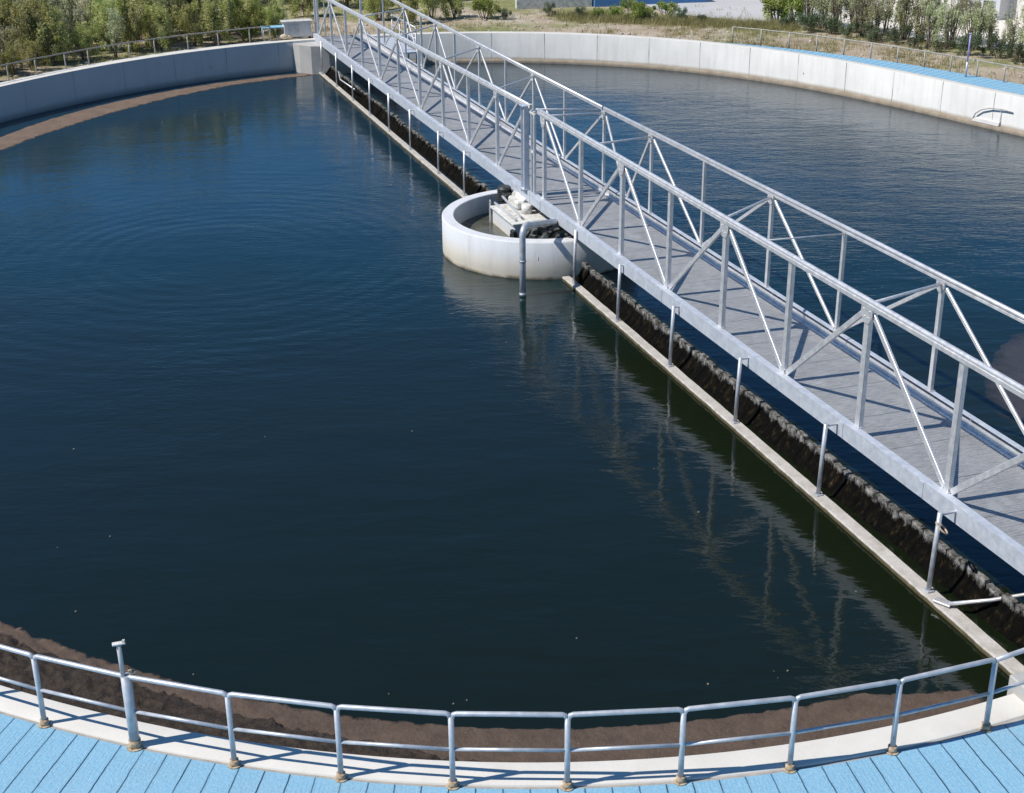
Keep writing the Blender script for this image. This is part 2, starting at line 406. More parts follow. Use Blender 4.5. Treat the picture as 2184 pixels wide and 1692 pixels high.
tank = empty('clarifier_tank', 'round concrete settling tank wall enclosing the dark water', 'tank wall')
# wall shell: inner face, outer face
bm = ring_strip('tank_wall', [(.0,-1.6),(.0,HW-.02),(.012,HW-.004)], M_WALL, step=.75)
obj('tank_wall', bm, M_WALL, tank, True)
bm = ring_strip('coping', [(.012,HW-.004),(.03,HW),(.43,HW),(.45,HW-.012),(.45,HW-.5)], M_COPE, step=.75)
obj('coping', bm, M_COPE, tank, False)
# launder lip: small ledge at the foot of the wall
bm = ring_strip('ledge', [(.0,.16),(-.11,.155),(-.12,.05),(-.12,-.3)], M_WALL, 15, 108, 1)
lm = conc('damp_ledge_concrete', (.22,.175,.125), (.34,.285,.215), 3, (.12,.085,.055), .6)
obj('ledge', bm, lm, tank, True)

# joint strip and blue deck
bm = ring_strip('joint', [(.452,HW-.03),(.52,HW-.026)], M_OLD, -175, 66)
tag(obj('joint_strip', bm, conc('joint_mortar', (.30,.28,.25), (.42,.39,.34), 6, (.16,.15,.13), .7)), kind='structure')
outw = lambda a: interp(a, [(-175, 9), (-12, 9), (15, 2.6), (35, 2.25), (48, 1.9), (58, 1.3), (64, .9), (69, .53)])
bm = ring_strip('deck', [(.50,HW-.022)] + [((lambda a, k=k: .50+(outw(a)-.50)*k/4), HW-.022) for k in range(1, 5)], M_BLUE, -175, 69, .5)
# uv v in metres outward
tag(obj('blue_deck', bm, M_BLUE, None), kind='structure')
bm = ring_strip('path', [(.452,HW-.03),(.80,HW-.032),(.84,HW-.04),(.84,HW-.6)], M_PAVE, 104, 178)
tag(obj('path', bm, M_PAVE, None), kind='structure')

# water
bm = NB(); cv = [bm.verts.new(P(a*2, .02, 0)) for a in range(-90, 90)]; bm.faces.new(cv)
tag(obj('water', bm, M_WATER), kind='structure')

# ground: one sheet from the rim to the horizon
def gz(x, y):
    d = max(0, math.hypot(x, y)-31)
    return 1.22 + min(1, d/8)*(.10*noise.noise(Vector((x*.15, y*.15, 0))) + .25*noise.noise(Vector((x*.04, y*.04, 3)))) + (d*.012 if d < 80 else .96)
bm = NB(); rows = []
for rel in [.3, .6, 1.0, 1.6, 2.4, 3.2, 4, 5, 6, 7, 8, 9, 10, 11, 12, 13, 14, 15, 16, 17.5, 19, 21, 23, 25, 28, 32, 38, 45, 55, 70, 120, 250, 700]:
    row = []
    for a in range(0, 360):
        p = P(a, rel); z = gz(p.x, p.y) - (.12 if rel < 9.2 and (a > 185 or a < 15) else 0) - (.02 if rel < 2.3 else 0)
        row.append(bm.verts.new((p.x, p.y, z)))
    rows.append(row)
for A, B in zip(rows, rows[1:]):
    for k in range(360): bm.faces.new((A[k], A[(k+1)%360], B[(k+1)%360], B[k])).smooth = True
bmesh.ops.recalc_face_normals(bm, faces=bm.faces)
if sum(f.normal.z for f in bm.faces) < 0: bmesh.ops.reverse_faces(bm, faces=bm.faces)
tag(obj('ground', bm, M_GROUND), kind='structure')

# ================================================================== SCUM
def patch(name, mat, inner, outer, a0, a1, z0, amp, step=.2, nr=14, seed=0, jag=.12, jf=2.5, fine=False):
    bm = NB(); n = int((a1-a0)/step); rows = []; fl = bm.verts.layers.float.new('fade')
    for i in range(n+1):
        a = a0+(a1-a0)*i/n; row = []; wd = abs(outer(a)-inner(a))
        ri, ro = inner(a), outer(a)
        p = P(a, ri); ri += jag*(noise.noise(Vector((p.x*jf, p.y*jf, seed)))+.6*noise.noise(Vector((p.x*jf*3.1, p.y*jf*3.1, seed+5))))
        if outer(a) < -.1:
            p = P(a, ro); ro += jag*.8*(noise.noise(Vector((p.x*jf, p.y*jf, seed+9))))
        for k in range(nr+1):
            t = k/nr; q = P(a, ri+(ro-ri)*t)
            e = min(1, t*nr/1.5, (1-t)*nr/1.5 + (1 if outer(a) > -.1 else 0))
            h = abs(noise.noise(Vector((q.x*2.1, q.y*2.1, seed)))) + .6*abs(noise.noise(Vector((q.x*6, q.y*6, seed+2))))
            if fine: h = .5+noise.noise(Vector((q.x*7, q.y*7, seed)))+.8*noise.noise(Vector((q.x*15, q.y*15, seed+4)))
            am = amp(a, t) if callable(amp) else amp
            q.z = z0 + am*h*e - (.03 if e < .05 else 0)
            vq = bm.verts.new(q); vq[fl] = min(t*wd, ((1-t)*wd if outer(a) < -.1 else 9), abs(a-a0)*.4 if a0 > -100 else 9, abs(a1-a)*.4); row.append(vq)
        rows.append(row)
    for A, B in zip(rows, rows[1:]):
        for k in range(nr): bm.faces.new((A[k], A[k+1], B[k+1], B[k])).smooth = True
    bmesh.ops.recalc_face_normals(bm, faces=bm.faces)
    if sum(f.normal.z for f in bm.faces) < 0: bmesh.ops.reverse_faces(bm, faces=bm.faces)
    return obj(name, bm, mat)
o = patch('floating_scum', M_SCUM, lambda a: interp(a, [(-116,-2.75),(-104,-2.68),(-84,-2.6),(-79,-2.52),(-77,-2.45),(-75.5,-2.2),(-73,-1.8)]), lambda a: interp(a, [(-118,-2.0),(-104,-1.95),(-101,-1.85),(-97,-1.6),(-93,-1.3),(-91,.01)]) if a < -91.5 else .01, -118, -73.2, .012,
          lambda a, t: interp(a, [(-108,.09),(-102,.07),(-98,.03),(-94,.015),(-75,.012)]), seed=3, nr=26, jag=.06, jf=3.3)
tag(o, 'brown scum crust floating along the near tank wall', 'scum', kind='stuff')
o = patch('floating_scum', M_SCUM_D, lambda a: interp(a, [(-118,-2.40),(-108,-2.36),(-104,-2.28),(-101,-2.18),(-97,-2.04),(-94,-1.9),(-90,-1.6)]), lambda a: .01, -118, -90, .10,
          lambda a, t: .085, seed=8, nr=44, jag=.12, fine=True)
tag(o, 'dark lumpy caked scum against the near wall at lower left', 'scum', kind='stuff')
o = patch('floating_scum', M_SCUM_FAR, lambda a: interp(a, [(107,-1.1),(109.6,-1.42),(117.8,-1.69),(123.1,-2.1),(128.9,-2.52),(138.3,-3.1),(148.8,-3.6),(160,-3.8)]),
          lambda a: interp(a, [(107,-.75),(112,-.62),(121.6,-.72),(132,-1.0),(138.5,-1.32),(145.2,-1.86),(160,-2.2)]), 107, 165, .012, .015, seed=12, jag=.08)
tag(o, 'tan scum band floating off the far left tank wall', 'scum', kind='stuff')
o = patch('floating_scum', M_SCUM_R, lambda a: interp(a, [(-52,-7.6),(-50,-8.6),(-43.5,-9.9),(-36,-10.8),(-31,-10.8),(-26,-9)]), lambda a: interp(a,[(-52,-7.0),(-45,-3.5),(-35,-2.5),(-26,-7)]), -52, -26, .006, .004, seed=21, jag=.25, jf=.9)
tag(o, 'mauve brown scum film on the water right of the bridge', 'scum', kind='stuff')

# ================================================================== BRIDGE (local frame: x along, y across to the far side)
BR = dict(loc=(2.034, -4.378, 0), rz=-1.24)
bridge = empty('truss_footbridge', 'long galvanised steel truss footbridge crossing the tank', 'footbridge', BR['loc'], BR['rz'])
BM = Matrix.Translation(BR['loc']) @ Matrix.Rotation(BR['rz'], 4, 'Z')
ZB, ZG, WID, SN, LS, L0 = 1.671, 1.34, 2.343, 2.782, 2.946, -6.955
T0, T1, TP = -34.1, 24.5, -3.55
def girder(side, y, x0, x1):
    s = side; bm = NB(); w_, t = (.16 if side == 1 else .11), .018
    prof = [(y, ZG), (y+s*w_, ZG), (y+s*w_, ZG+t), (y+s*t, ZG+t), (y+s*t, ZB-t), (y+s*w_, ZB-t), (y+s*w_, ZB), (y, ZB)]
    prism(bm, prof, x0, x1)
    n = int((x1-x0)/2.78)
    for i in range(1, n+1):       # stiffeners inside the channel
        x = x0+i*(x1-x0)/(n+1); box(bm, (x, y+s*(t+.035), (ZG+ZB)/2), (.012, .07, ZB-ZG-2*t-.004))
    return bm
for (y, s) in ((-.13, 1), (WID, -1)):
    for x0, x1 in ((T0, TP-.01), (TP+.01, T1)):
        obj('girder', girder(s, y, x0, x1), M_GIRD, bridge)
for x0, x1 in ((T0, TP-.02), (TP+.02, T1)):
    bm = NB(); box(bm, ((x0+x1)/2, WID/2-.05, 1.44), (x1-x0, WID-.16, .035)); obj('deck', bm, M_DECK, bridge)
    bm = NB()
    n = int((x1-x0)/1.39)
    for i in range(n+1): box(bm, (x0+.05+i*(x1-x0-.1)/n, WID/2-.05, 1.385), (.06, WID+.05, .07))
    obj('cross_joist', bm, M_OLD, bridge)
# inner kickboard along the far side
for x0, x1 in ((T0, TP-.02), (TP+.02, T1)):
    bm = NB(); box(bm, ((x0+x1)/2, WID-.135, 1.535), (x1-x0, .02, .15)); box(bm, ((x0+x1)/2, WID-.19, 1.463), (x1-x0, .1, .012)); obj('kickboard', bm, M_STEEL, bridge)
ZTn = lambda x: 4.145 if x > TP else 4.13 + (x+4)*.0165
ZTf = lambda x: interp(x, [(-34, 3.90), (-3, 3.92), (2.8, 3.995), (13, 4.035), (25, 4.05)])
def chord(y, zf, x0, x1, r=.05, bw=.12, bh=.09):
    bm = NB(); n = 8; pts = [(x0+(x1-x0)*i/n, y, zf(x0+(x1-x0)*i/n)) for i in range(n+1)]
    tube(bm, [(p[0], p[1], p[2]+.02) for p in pts], r, 12)
    bar(bm, (x0, y, zf(x0)-.055), (x1, y, zf(x1)-.055), bh, bw, Vector((0,0,1)), .008)
    return bm
obj('top_chord', chord(.03, ZTn, T0, -4.0), M_STEEL, bridge)
obj('top_chord', chord(.03, ZTn, -3.2, T1), M_STEEL, bridge)
for x0, x1 in ((T0, -3.9), (-3.8, T1)):
    bm = NB(); z = ZTf; tube(bm, [(x0, WID-.03, z(x0)), (x1*.5+x0*.5, WID-.03, z((x0+x1)/2)), (x1, WID-.03, z(x1))], .045, 10)
    bar(bm, (x0, WID-.03, z(x0)-.05), (x1, WID-.03, z(x1)-.05), .06, .07, Vector((0,0,1)), .006)
    obj('top_chord', bm, M_STEEL, bridge)
def post(x, y, zt, wx, wy, x_top=None, mat=None):
    bm = NB(); xt = x if x_top is None else x_top
    # cold-rolled channel post: web and two lips
    side = Vector((1,0,0)); t = .012
    bar(bm, (x, y-wy/2+t/2, ZB-.03), (xt, y-wy/2+t/2, zt-.09), wx, t, side, 0)
    for sx in (-1, 1): bar(bm, (x+sx*(wx/2-t/2), y+.002, ZB-.03), (xt+sx*(wx/2-t/2), y+.002, zt-.09), t, wy-2*t, side, 0)
    box(bm, (x, y, ZB+.008), (wx+.06, wy+.04, .014))
    return obj('post', bm, mat or M_STEEL, bridge)
def diag(x0, x1, y, zt, w=.115, t=.055):
    """from the top at x0 to the foot at x1"""
    bm = NB(); s = 1 if x1 > x0 else -1
    bar(bm, (x0+s*.12, y, zt-.2), (x1-s*.10, y, ZB+.03), w, t, Vector((1,0,0)), .008)
    bar(bm, (x1-s*.14, y+.03, ZB+.05), (x1-s*.02, y+.03, ZB+.02), .07, .02, Vector((1,0,0)), 0)
    obj('diagonal_brace', bm, M_STEEL, bridge)
def gusset(x, y, zt, w=.36, h=.32):
    bm = NB(); t = .014; zs = zt-.08
    pr = [(-w/2, 0), (w/2, 0), (w/2, -h*.5), (w*.22, -h), (-w*.22, -h), (-w/2, -h*.5)]
    a = [bm.verts.new((x+p, y-t/2, zs+q)) for p, q in pr]; b = [bm.verts.new((x+p, y+t/2, zs+q)) for p, q in pr]
    bm.faces.new(a[::-1]); bm.faces.new(b)
    for k in range(6): bm.faces.new((a[k], a[(k+1)%6], b[(k+1)%6], b[k]))
    bmesh.ops.recalc_face_normals(bm, faces=bm.faces)
    for dx, dz in ((-.1,-.07),(.1,-.07),(-.06,-.2),(.06,-.2)): tube(bm, [(x+dx, y-t/2-.012, zs+dz), (x+dx, y+t/2+.012, zs+dz)], .014, 6)
    obj('gusset_plate', bm, M_STEEL, bridge)
YN, YF = .05, WID-.05
# near truss, right of the pivot
for k in range(-1, 9):
    x = k*SN; g = (k % 2 == 1) or k == -1
    post(x, YN, ZTn(x), .125 if not g else .145, .10)
    if g:
        gusset(x, YN-.065, ZTn(x))
        if k != -1: diag(x, x-SN, YN, ZTn(x))
        if k < 8: diag(x, x+SN, YN, ZTn(x))
# near truss, left of the pivot
for j in range(0, 10):
    x = L0-j*LS; xt = x-.25 if j == 0 else x
    if x < T0+.2: continue
    post(x, YN, ZTn(x), .125, .10)
    if j == 0 or j % 2 == 0: gusset(x, YN-.065, ZTn(x), .3, .26)
    if j == 0: diag(x, x-LS, YN, ZTn(x))
    elif j % 2 == 0:
        diag(x, x+LS, YN, ZTn(x))
        if j < 9: diag(x, x-LS, YN, ZTn(x))
diag(-4.3, L0, YN, ZTn(-4.3))
post(T0+.1, YN, ZTn(T0), .1, .1); post(-31.9, YN, ZTn(-31.9), .06, .06); post(T0+.1, YF, ZTf(T0), .1, .1)
# far truss
far = [(-29.6,0),(-25.93,1),(-23.34,0),(-21.16,1),(-18.63,0),(-15.56,1),(-12.585,0),(-9.75,1),(-6.91,0),(-3.71,1),(-.36,1),(2.84,0),(6.325,1),(9.453,0),(12.946,1),(16.3,0),(19.7,1),(23.1,0)]
for i, (x, g) in enumerate(far):
    post(x, YF, ZTf(x), .10 if g else .085, .08)
    if g:
        gusset(x, YF-.055, ZTf(x)+.02, .26, .24)
        xl = far[i-1][0] if i else x-3; xr = far[i+1][0] if i+1 < len(far) else x+1.5
        if x == -3.71: xr = -1.95
        if x == -.36: xl = -2.05
        diag(x, xl, YF, ZTf(x), .085, .05); diag(x, xr, YF, ZTf(x), .085, .05)
# cross bars joining the two top chords
for xn, xf, r in ((3*SN-.15, 6.325, .032), (5*SN, 12.946, .034), (9.9, 9.453, .018), (1.0, -.36, .03), (-2.6, -3.71, .03), (-3.5, -4.2, .032), (7*SN, 19.7, .034), (-6.95, -9.75, .028), (-12.85, -15.56, .028), (-18.7, -21.16, .028), (-24.6, -25.93, .028)):
    bm = NB(); tube(bm, [(xn, .06, ZTn(xn)-.03), (xf, WID-.06, ZTf(xf)-.13)], r, 8); obj('cross_bar', bm, M_STEEL, bridge)
# thick column pair at the pivot
bm = NB(); xc = -3.93
for s in (-1, 1): box(bm, (xc+s*.135, -.13, 2.86), (.018, .16, 2.56))
box(bm, (xc, -.13, 2.86), (.25, .016, 2.56)); box(bm, (xc, -.13, 4.16), (.34, .24, .03)); box(bm, (xc, -.13, 1.69), (.36, .24, .024))
obj('pivot_column', bm, M_GIRD, bridge)
for dx, wd in ((-.30, .07), (.40, .06), (.62, .09)):
    bm = NB(); box(bm, (xc+dx, -.06, 2.80), (wd, .07, 2.62), 0, .008); obj('post', bm, M_OLD if dx < 0 else M_STEEL, bridge)
bm = NB(); box(bm, (xc+.5, -.07, 4.02), (.42, .06, .06), 0, .008); obj('splice_bracket', bm, M_WHITE, bridge)
bm = NB(); box(bm, (xc+.5, -.07, 2.9), (.2, .05, .06)); obj('splice_bracket', bm, M_WHITE, bridge)
bm = NB(); box(bm, (xc+.32, -.08, 4.20), (.12, .1, .12), 0, .01); obj('end_cap', bm, M_WHITE, bridge)
# joint plates on the outside of the girder at the pivot and mid span
for x in (-4.9, -2.9):
    bm = NB(); box(bm, (x, -.138, 1.50), (.5, .014, .27), 0, .003)
    for i in range(4):
        for z in (1.42, 1.58): tube(bm, [(x-.18+i*.12, -.135, z), (x-.18+i*.12, -.16, z)], .014, 6)
    obj('joint_plate', bm, M_GIRD, bridge)
for x in (2*SN, 5*SN-.3, 6*SN-.5):
    bm = NB(); box(bm, (x, -.136, 1.505), (.13, .01, .30), 0, .002); obj('joint_plate', bm, M_GIRD, bridge)
# hangers down to the launder beam
BEAMY = lambda x: interp(x, [(-34, -.20), (-19, -.30), (-6, -.36), (.3, -.22), (10, -.36), (19.5, -.52), (24, -.56)])
for i, x in enumerate([-31.9, -28.7, -25.5, -22.39, -19.23, -16.08, -12.34, -9.3, .23, 3.35, 6.57, 9.94, 13.47, 17.18, 20.4]):
    r = .034 if i < 8 else .042; yb = BEAMY(x)-(.02 if x < .1 else .0)
    bm = NB(); yt = yb+.04; tube(bm, [(x, yt, 1.60), (x, yb, .10)], r, 10); box(bm, (x, (yt-.13)/2, 1.56), (.05, abs(yt+.13)+.02, .035), 0, .006)
    box(bm, (x, yb, .112), (.16, .14, .02), 0, .004)
    h = obj('hanger', bm, M_PIPE if i > 8 else M_STEEL, bridge)
bm = NB(); pts = [(17.18, -.40, 1.22)]
for k in range(13):
    a = k/12*math.pi*2; pts.append((17.18+.10+.17*math.cos(a+2.6), -.45+.12*math.sin(a), 1.36+.08*math.sin(a+2.6)))
tube(bm, pts[1:], .016, 8); obj('rope_loop', bm, M_RUST, bridge)
bm = NB(); tube(bm, [(-28.7, -.13, .75), (-27.9, -.25, .55), (-25.5, -.16, .55)], .03, 8); obj('hanger_brace', bm, M_STEEL, bridge)
bm = NB(); tube(bm, [(17.75, -.48, .17), (18.1, .05, .33), (18.6, 1.2, .62), (18.9, 1.9, 1.36)], .035, 8); box(bm, (17.62, -.5, .135), (.3, .16, .035), .5, .005); obj('strut', bm, M_STEEL, bridge)

# ---- landing gate at the far end of the bridge
g = empty('landing_railing', 'steel landing frame behind the far end of the footbridge', 'railing', BM @ Vector((-31.5, 3.6, 1.4)), BR['rz'])
bm = NB(); tube(bm, [(-1.6, 0, 1.05), (2.6, 0, 1.05)], .035); tube(bm, [(-1.6, 0, .55), (2.6, 0, .55)], .028); obj('rail', bm, M_PIPE, g)
for x in (-1.6, -.2, 1.2, 2.6):
    bm = NB(); tube(bm, [(x, 0, -1.5), (x, 0, 1.05)], .035); obj('post', bm, M_PIPE, g)
bm = NB(); box(bm, (.5, -.55, -.06), (4.3, 1.2, .06)); obj('platform', bm, M_GIRD, g)

# ================================================================== LAUNDER BEAMS AND WEIRS
def launder(x0, x1, label):
    t = empty('launder_beam', label, 'concrete beam', BR['loc'], BR['rz'], 'concrete launder beams under the footbridge')
    bm = NB(); n = int((x1-x0)/.15); rows = []
    for i in range(n+1):
        x = x0+(x1-x0)*i/n; yc = BEAMY(x)+.012*noise.noise(Vector((x*1.3, 0, 2))); wv = .012*noise.noise(Vector((x*4, 3, 1)))
        ww = interp(x, [(-34,.10),(-6,.12),(1,.12),(20,.15)])
        rows.append([bm.verts.new((x, yc-ww+wv, -.5)), bm.verts.new((x, yc-ww-.0+wv, .075)), bm.verts.new((x, yc-ww+.02+wv, .098+wv*.6)), bm.verts.new((x, yc+ww-.02, .10-wv*.5)), bm.verts.new((x, yc+ww, .08)), bm.verts.new((x, yc+ww, -.5))])
    for A, B in zip(rows, rows[1:]):
        for k in range(5): bm.faces.new((A[k], A[k+1], B[k+1], B[k]))
    bm.faces.new(rows[0]); bm.faces.new(rows[-1][::-1])
    bmesh.ops.recalc_face_normals(bm, faces=bm.faces)
    obj('beam', bm, M_BEAM, t)
    return t
def weir(x0, x1, label, seed):
    bm = NB(); n = int((x1-x0)/.035); NZ = 10; f = []; b = []
    for i in range(n+1):
        x = x0+(x1-x0)*i/n
        cell = math.floor(x/.37); fr = x/.37-cell
        rnd = noise.noise(Vector((cell*3.7, seed, 0)))
        top = (.49 if seed > 5 else .42) + .10*rnd - (.22 if fr < .10 else 0) + .025*noise.noise(Vector((x*9, seed, 1)))
        yo = .05*noise.noise(Vector((x*.6, seed, 4)))
        lf, lb = [], []; gap = fr < .10
        for k in range(NZ+1):
            q = k/NZ; z = -.3 + (top+.3)*q
            bul = -.26*min(1, max(0, (.34-z)/.34))**1.2 + .035*noise.noise(Vector((x*5, z*1.2, seed))) + .022*noise.noise(Vector((x*18, z*2, seed))) + (.10 if gap and z > 0 else 0) + .03*rnd
            lf.append(bm.verts.new((x, .20+yo+bul, z))); lb.append(bm.verts.new((x, .30+yo+bul*.3, z)))
        f.append(lf); b.append(lb)
    for A, B, C_, D_ in zip(f, f[1:], b, b[1:]):
        for k in range(NZ):
            bm.faces.new((A[k], B[k], B[k+1], A[k+1])).smooth = True; bm.faces.new((C_[k], C_[k+1], D_[k+1], D_[k])).smooth = True
        bm.faces.new((A[NZ], B[NZ], D_[NZ], C_[NZ]))
    bmesh.ops.recalc_face_normals(bm, faces=bm.faces)
    o = obj('weir_plate', bm, M_WEIR); o.location = BR['loc']; o.rotation_euler = (0,0,BR['rz'])
    return tag(o, label, 'weir', 'toothed weir plates under the footbridge')
launder(-34.0, -6.05, 'pale concrete beam at water level beyond the round feed well')
launder(-.35, 22.6, 'pale concrete beam at water level in front of the round feed well')
weir(-33.0, -6.3, 'dark toothed weir plate behind the feed well towards the far wall', 2.0)
weir(-.2, 22.4, 'algae covered toothed weir plate nearest the camera under the bridge', 9.0)

# ================================================================== FEED WELL
cx, cy, RO, RI, HR = 1.073, -1.211, 2.911, 2.56, 1.088
well = empty('feed_well', 'round pale concrete feed well in the middle of the tank', 'feed well', (cx, cy, 0))
bm = NB(); n = 96; prof = [(RO,-1.2),(RO,.2),(RO,HR-.03),(RO-.03,HR),(RI+.02,HR),(RI,HR-.02),(RI,.2),(RI,-1.2)]; rows = []
for i in range(n):
    a = 2*math.pi*i/n; rows.append([bm.verts.new((r*math.cos(a), r*math.sin(a), z)) for r, z in prof])
for i in range(n):
    A, B = rows[i], rows[(i+1)%n]
    for k in range(len(prof)-1): bm.faces.new((A[k], B[k], B[k+1], A[k+1])).smooth = (k not in (2,3,4,5))
bmesh.ops.recalc_face_normals(bm, faces=bm.faces)
obj('ring_wall', bm, M_RING, well)
bm = NB(); bm.faces.new([bm.verts.new((cx+(RI+.02)*math.cos(2*math.pi*k/64), cy+(RI+.02)*math.sin(2*math.pi*k/64), .50)) for k in range(64)])
mw = Mat('murky_well_water', (.07,.075,.055), .12, 0, .5); mw.bump(mw.noise(2.5, 4, .6), .4, .05); mw.col(mw.ramp(mw.noise(1.1, 5, .65), [(.35, (.045,.05,.035)), (.65, (.13,.125,.095))]))
tag(obj('well_water', bm, mw.m), kind='structure')
# pier inside with its drive; local axes of the bridge
pier = empty('pivot_pier', 'white concrete pier inside the feed well carrying the bridge pivot', 'pier', BM @ Vector((-3.3, .9, 0)), BR['rz'])
bm = NB(); box(bm, (-.42, -.7, .45), (2.0, 2.2, 1.0), 0, .015); obj('pier_block', bm, M_RING, pier)
bm = NB(); box(bm, (-.42, -.72, .99), (2.12, 2.3, .07), 0, .012); obj('cap_slab', bm, M_WHITE, pier)
bm = NB(); tube(bm, [(-.55, .1, 1.03), (-.55, .1, 1.16)], .55, 28); tube(bm, [(-.55, .1, 1.16), (-.55, .1, 1.34)], .40, 28); obj('slewing_ring', bm, M_WHITE, pier)
bm = NB(); bar(bm, (-1.5, -1.7, 1.08), (.4, -1.7, 1.08), .05, .07, Vector((0,1,0))); bar(bm, (-1.5, -1.45, 1.26), (.3, -1.5, 1.12), .06, .05, Vector((0,1,0))); bar(bm, (-1.46, -1.86, .05), (-1.46, -1.86, 1.2), .05, .05, Vector((1,0,0))); obj('bracket', bm, M_STEEL, pier)
bm = NB(); box(bm, (-1.05, -1.0, 1.16), (.8, .6, .26), 0, .05); tube(bm, [(-1.55, -.95, 1.24), (-.55, -.95, 1.22)], .19, 18); tube(bm, [(-.3, -1.1, 1.0), (-.3, -1.1, 1.3)], .16, 14); obj('bearing_cover', bm, M_WHITE, pier)
motor = empty('drive_motor', 'dark finned motor and gearbox inside the feed well under the bridge', 'motor', BM @ Vector((-5.35, -.30, 1.05)), BR['rz'])
bm = NB(); tube(bm, [(0,0,-.1),(0,0,.36)], .19, 18)
for k in range(7): tube(bm, [(0,0,-.06+k*.055),(0,0,-.04+k*.055)], .22, 18)
obj('motor_body', bm, M_DARK, motor)
bm = NB(); box(bm, (.30,0,.06), (.34,.28,.3), 0, .03); tube(bm, [(.3,-.14,.06),(.3,-.2,.06)], .09, 12); obj('gearbox', bm, M_DARK, motor)
# dark hoses and cable bundle
hb = NB(); rnd = random.Random(4)
for k in range(16):
    x0 = -2.5+rnd.uniform(0, 1.5); y0 = rnd.uniform(-.95, -.1)
    tube(hb, [(x0, y0, .15), (x0+rnd.uniform(-.15,.15), y0-.1, .5+rnd.uniform(0,.2)), (x0+rnd.uniform(-.1,.3), y0+.15, .85+rnd.uniform(0,.25)), (x0+rnd.uniform(.0,.5), y0+.35, 1.1)], rnd.uniform(.04,.09), 7)
for k in range(26):
    box(hb, (-2.6+rnd.uniform(0,1.9), rnd.uniform(-1.2,-.1), rnd.uniform(.3,1.0)), (rnd.uniform(.08,.25), rnd.uniform(.08,.22), rnd.uniform(.08,.2)), rnd.uniform(0,3), .02)
o = obj('hose_bundle', hb, M_DARK); o.location = BR['loc']; o.rotation_euler = (0,0,BR['rz'])
tag(o, 'tangle of dark hoses and fittings inside the feed well', 'hoses')
bm = NB(); box(bm, (-1.35, -.55, .32), (1.3, .6, .5), 0, .02); box(bm, (-1.2, -.95, .62), (1.2, .05, .12), 0, .01); box(bm, (-2.0, -.4, .62), (.3, .4, .2), .4, .03)
o = obj('valve_box', bm, M_CONC); o.location = BR['loc']; o.rotation_euler = (0,0,BR['rz']); tag(o, 'low grey concrete valve box on the right inside the feed well', 'box')
# elbow pipe
bm = NB(); pb = Vector((.52, -1.82, 0)); q = []
q.append((pb.x, pb.y, -.15)); q.append((pb.x, pb.y, 1.0)); q.append((pb.x, pb.y, 1.70))
ex, ey = (-1.75, .22)  # horizontal run end (under the bridge)
dv = Vector((ex-pb.x, ey-pb.y, 0)); dl = dv.length; dv.normalize(); rb_ = .26; zc = 1.70
for k in range(1, 8):
    a = k/8*math.pi/2; q.append((pb.x+dv.x*rb_*(1-math.cos(a)), pb.y+dv.y*rb_*(1-math.cos(a)), zc+rb_*math.sin(a)*.85))
zt = zc+rb_*.85
q.append((pb.x+dv.x*rb_, pb.y+dv.y*rb_, zt)); q.append((ex, ey, 1.26))
tube(bm, q, .085, 16)
bo = bm
for z_ in (1.0,): tube(bo, [(pb.x, pb.y, z_-.02), (pb.x, pb.y, z_+.02)], .10, 16)
tube(bo, [(pb.x, pb.y, .02), (pb.x, pb.y, .10)], .095, 16)
o = obj('elbow_pipe', bo, M_PIPE); o.location = BR['loc']; o.rotation_euler = (0,0,BR['rz']); tag(o, 'bent steel pipe dropping into the water over the feed well rim', 'pipe')

# ================================================================== NEAR GUARD RAIL
rail = empty('guard_rail', 'two-rail galvanised guard rail on the blue deck along the near wall', 'guard rail')
ANG = [-103.31+2.955*k for k in range(-5, 10)]
RREL = .475; ZD = HW-.02
def radial(a): return Vector((math.cos(D2R(a)), math.sin(D2R(a)), 0))
bm = NB(); tube(bm, [(0,0,0), (0,0,1.05)], .036, 12); post0 = obj('post', bm, M_PIPE, rail)
bm = NB(); tube(bm, [(0,0,-.002), (0,0,.09)], .058, 12); tube(bm, [(0,0,-.0), (0,0,.014)], .085, 12); sl0 = obj('base_sleeve', bm, M_RUST, post0)
posts = []
for i, a in enumerate(ANG):
    if abs(a+100.355) < .1: posts.append(P(a, RREL, ZD)); continue
    o = post0 if i == 0 else copy_tree(post0, rail)
    o.location = P(a, RREL, ZD); posts.append(P(a, RREL, ZD))
ANGE = ANG
for i in range(len(ANG)-1):
    p, q_ = posts[i].copy(), posts[i+1].copy(); d = (q_-p).normalized(); up_ = Vector((0,0,1))
    p1, q1 = p+up_*1.085, q_+up_*1.085
    bm = NB(); r = .032
    pts = [p1+d*.012-up_*.055, p1+d*.03-up_*.012, p1+d*.065, q1-d*.065, q1-d*.03-up_*.012, q1-d*.012-up_*.055]
    tube(bm, pts, [r*.9, r, r, r, r, r*.9], 12); obj('top_rail', bm, M_PIPE, rail)
    bm = NB(); tube(bm, [p+up_*.56+d*.03, q_+up_*.56-d*.03], .024, 10); obj('mid_rail', bm, M_PIPE, rail)
e = posts[-1]; n1_ = P(-75.6, RREL, ZD)
bm = NB(); tube(bm, [e+Vector((0,0,1.07)), (e+n1_)/2+Vector((0,0,1.09)), n1_+Vector((-.02,0,1.10)), n1_+Vector((.05,.05,1.17))], .033, 10); obj('top_rail', bm, M_PIPE, rail)
n2_ = P(-74.7, RREL-.02, ZD)
bm = NB(); tube(bm, [e+Vector((0,0,.56)), n2_+Vector((0,0,.58))], .024, 10); obj('mid_rail', bm, M_PIPE, rail)
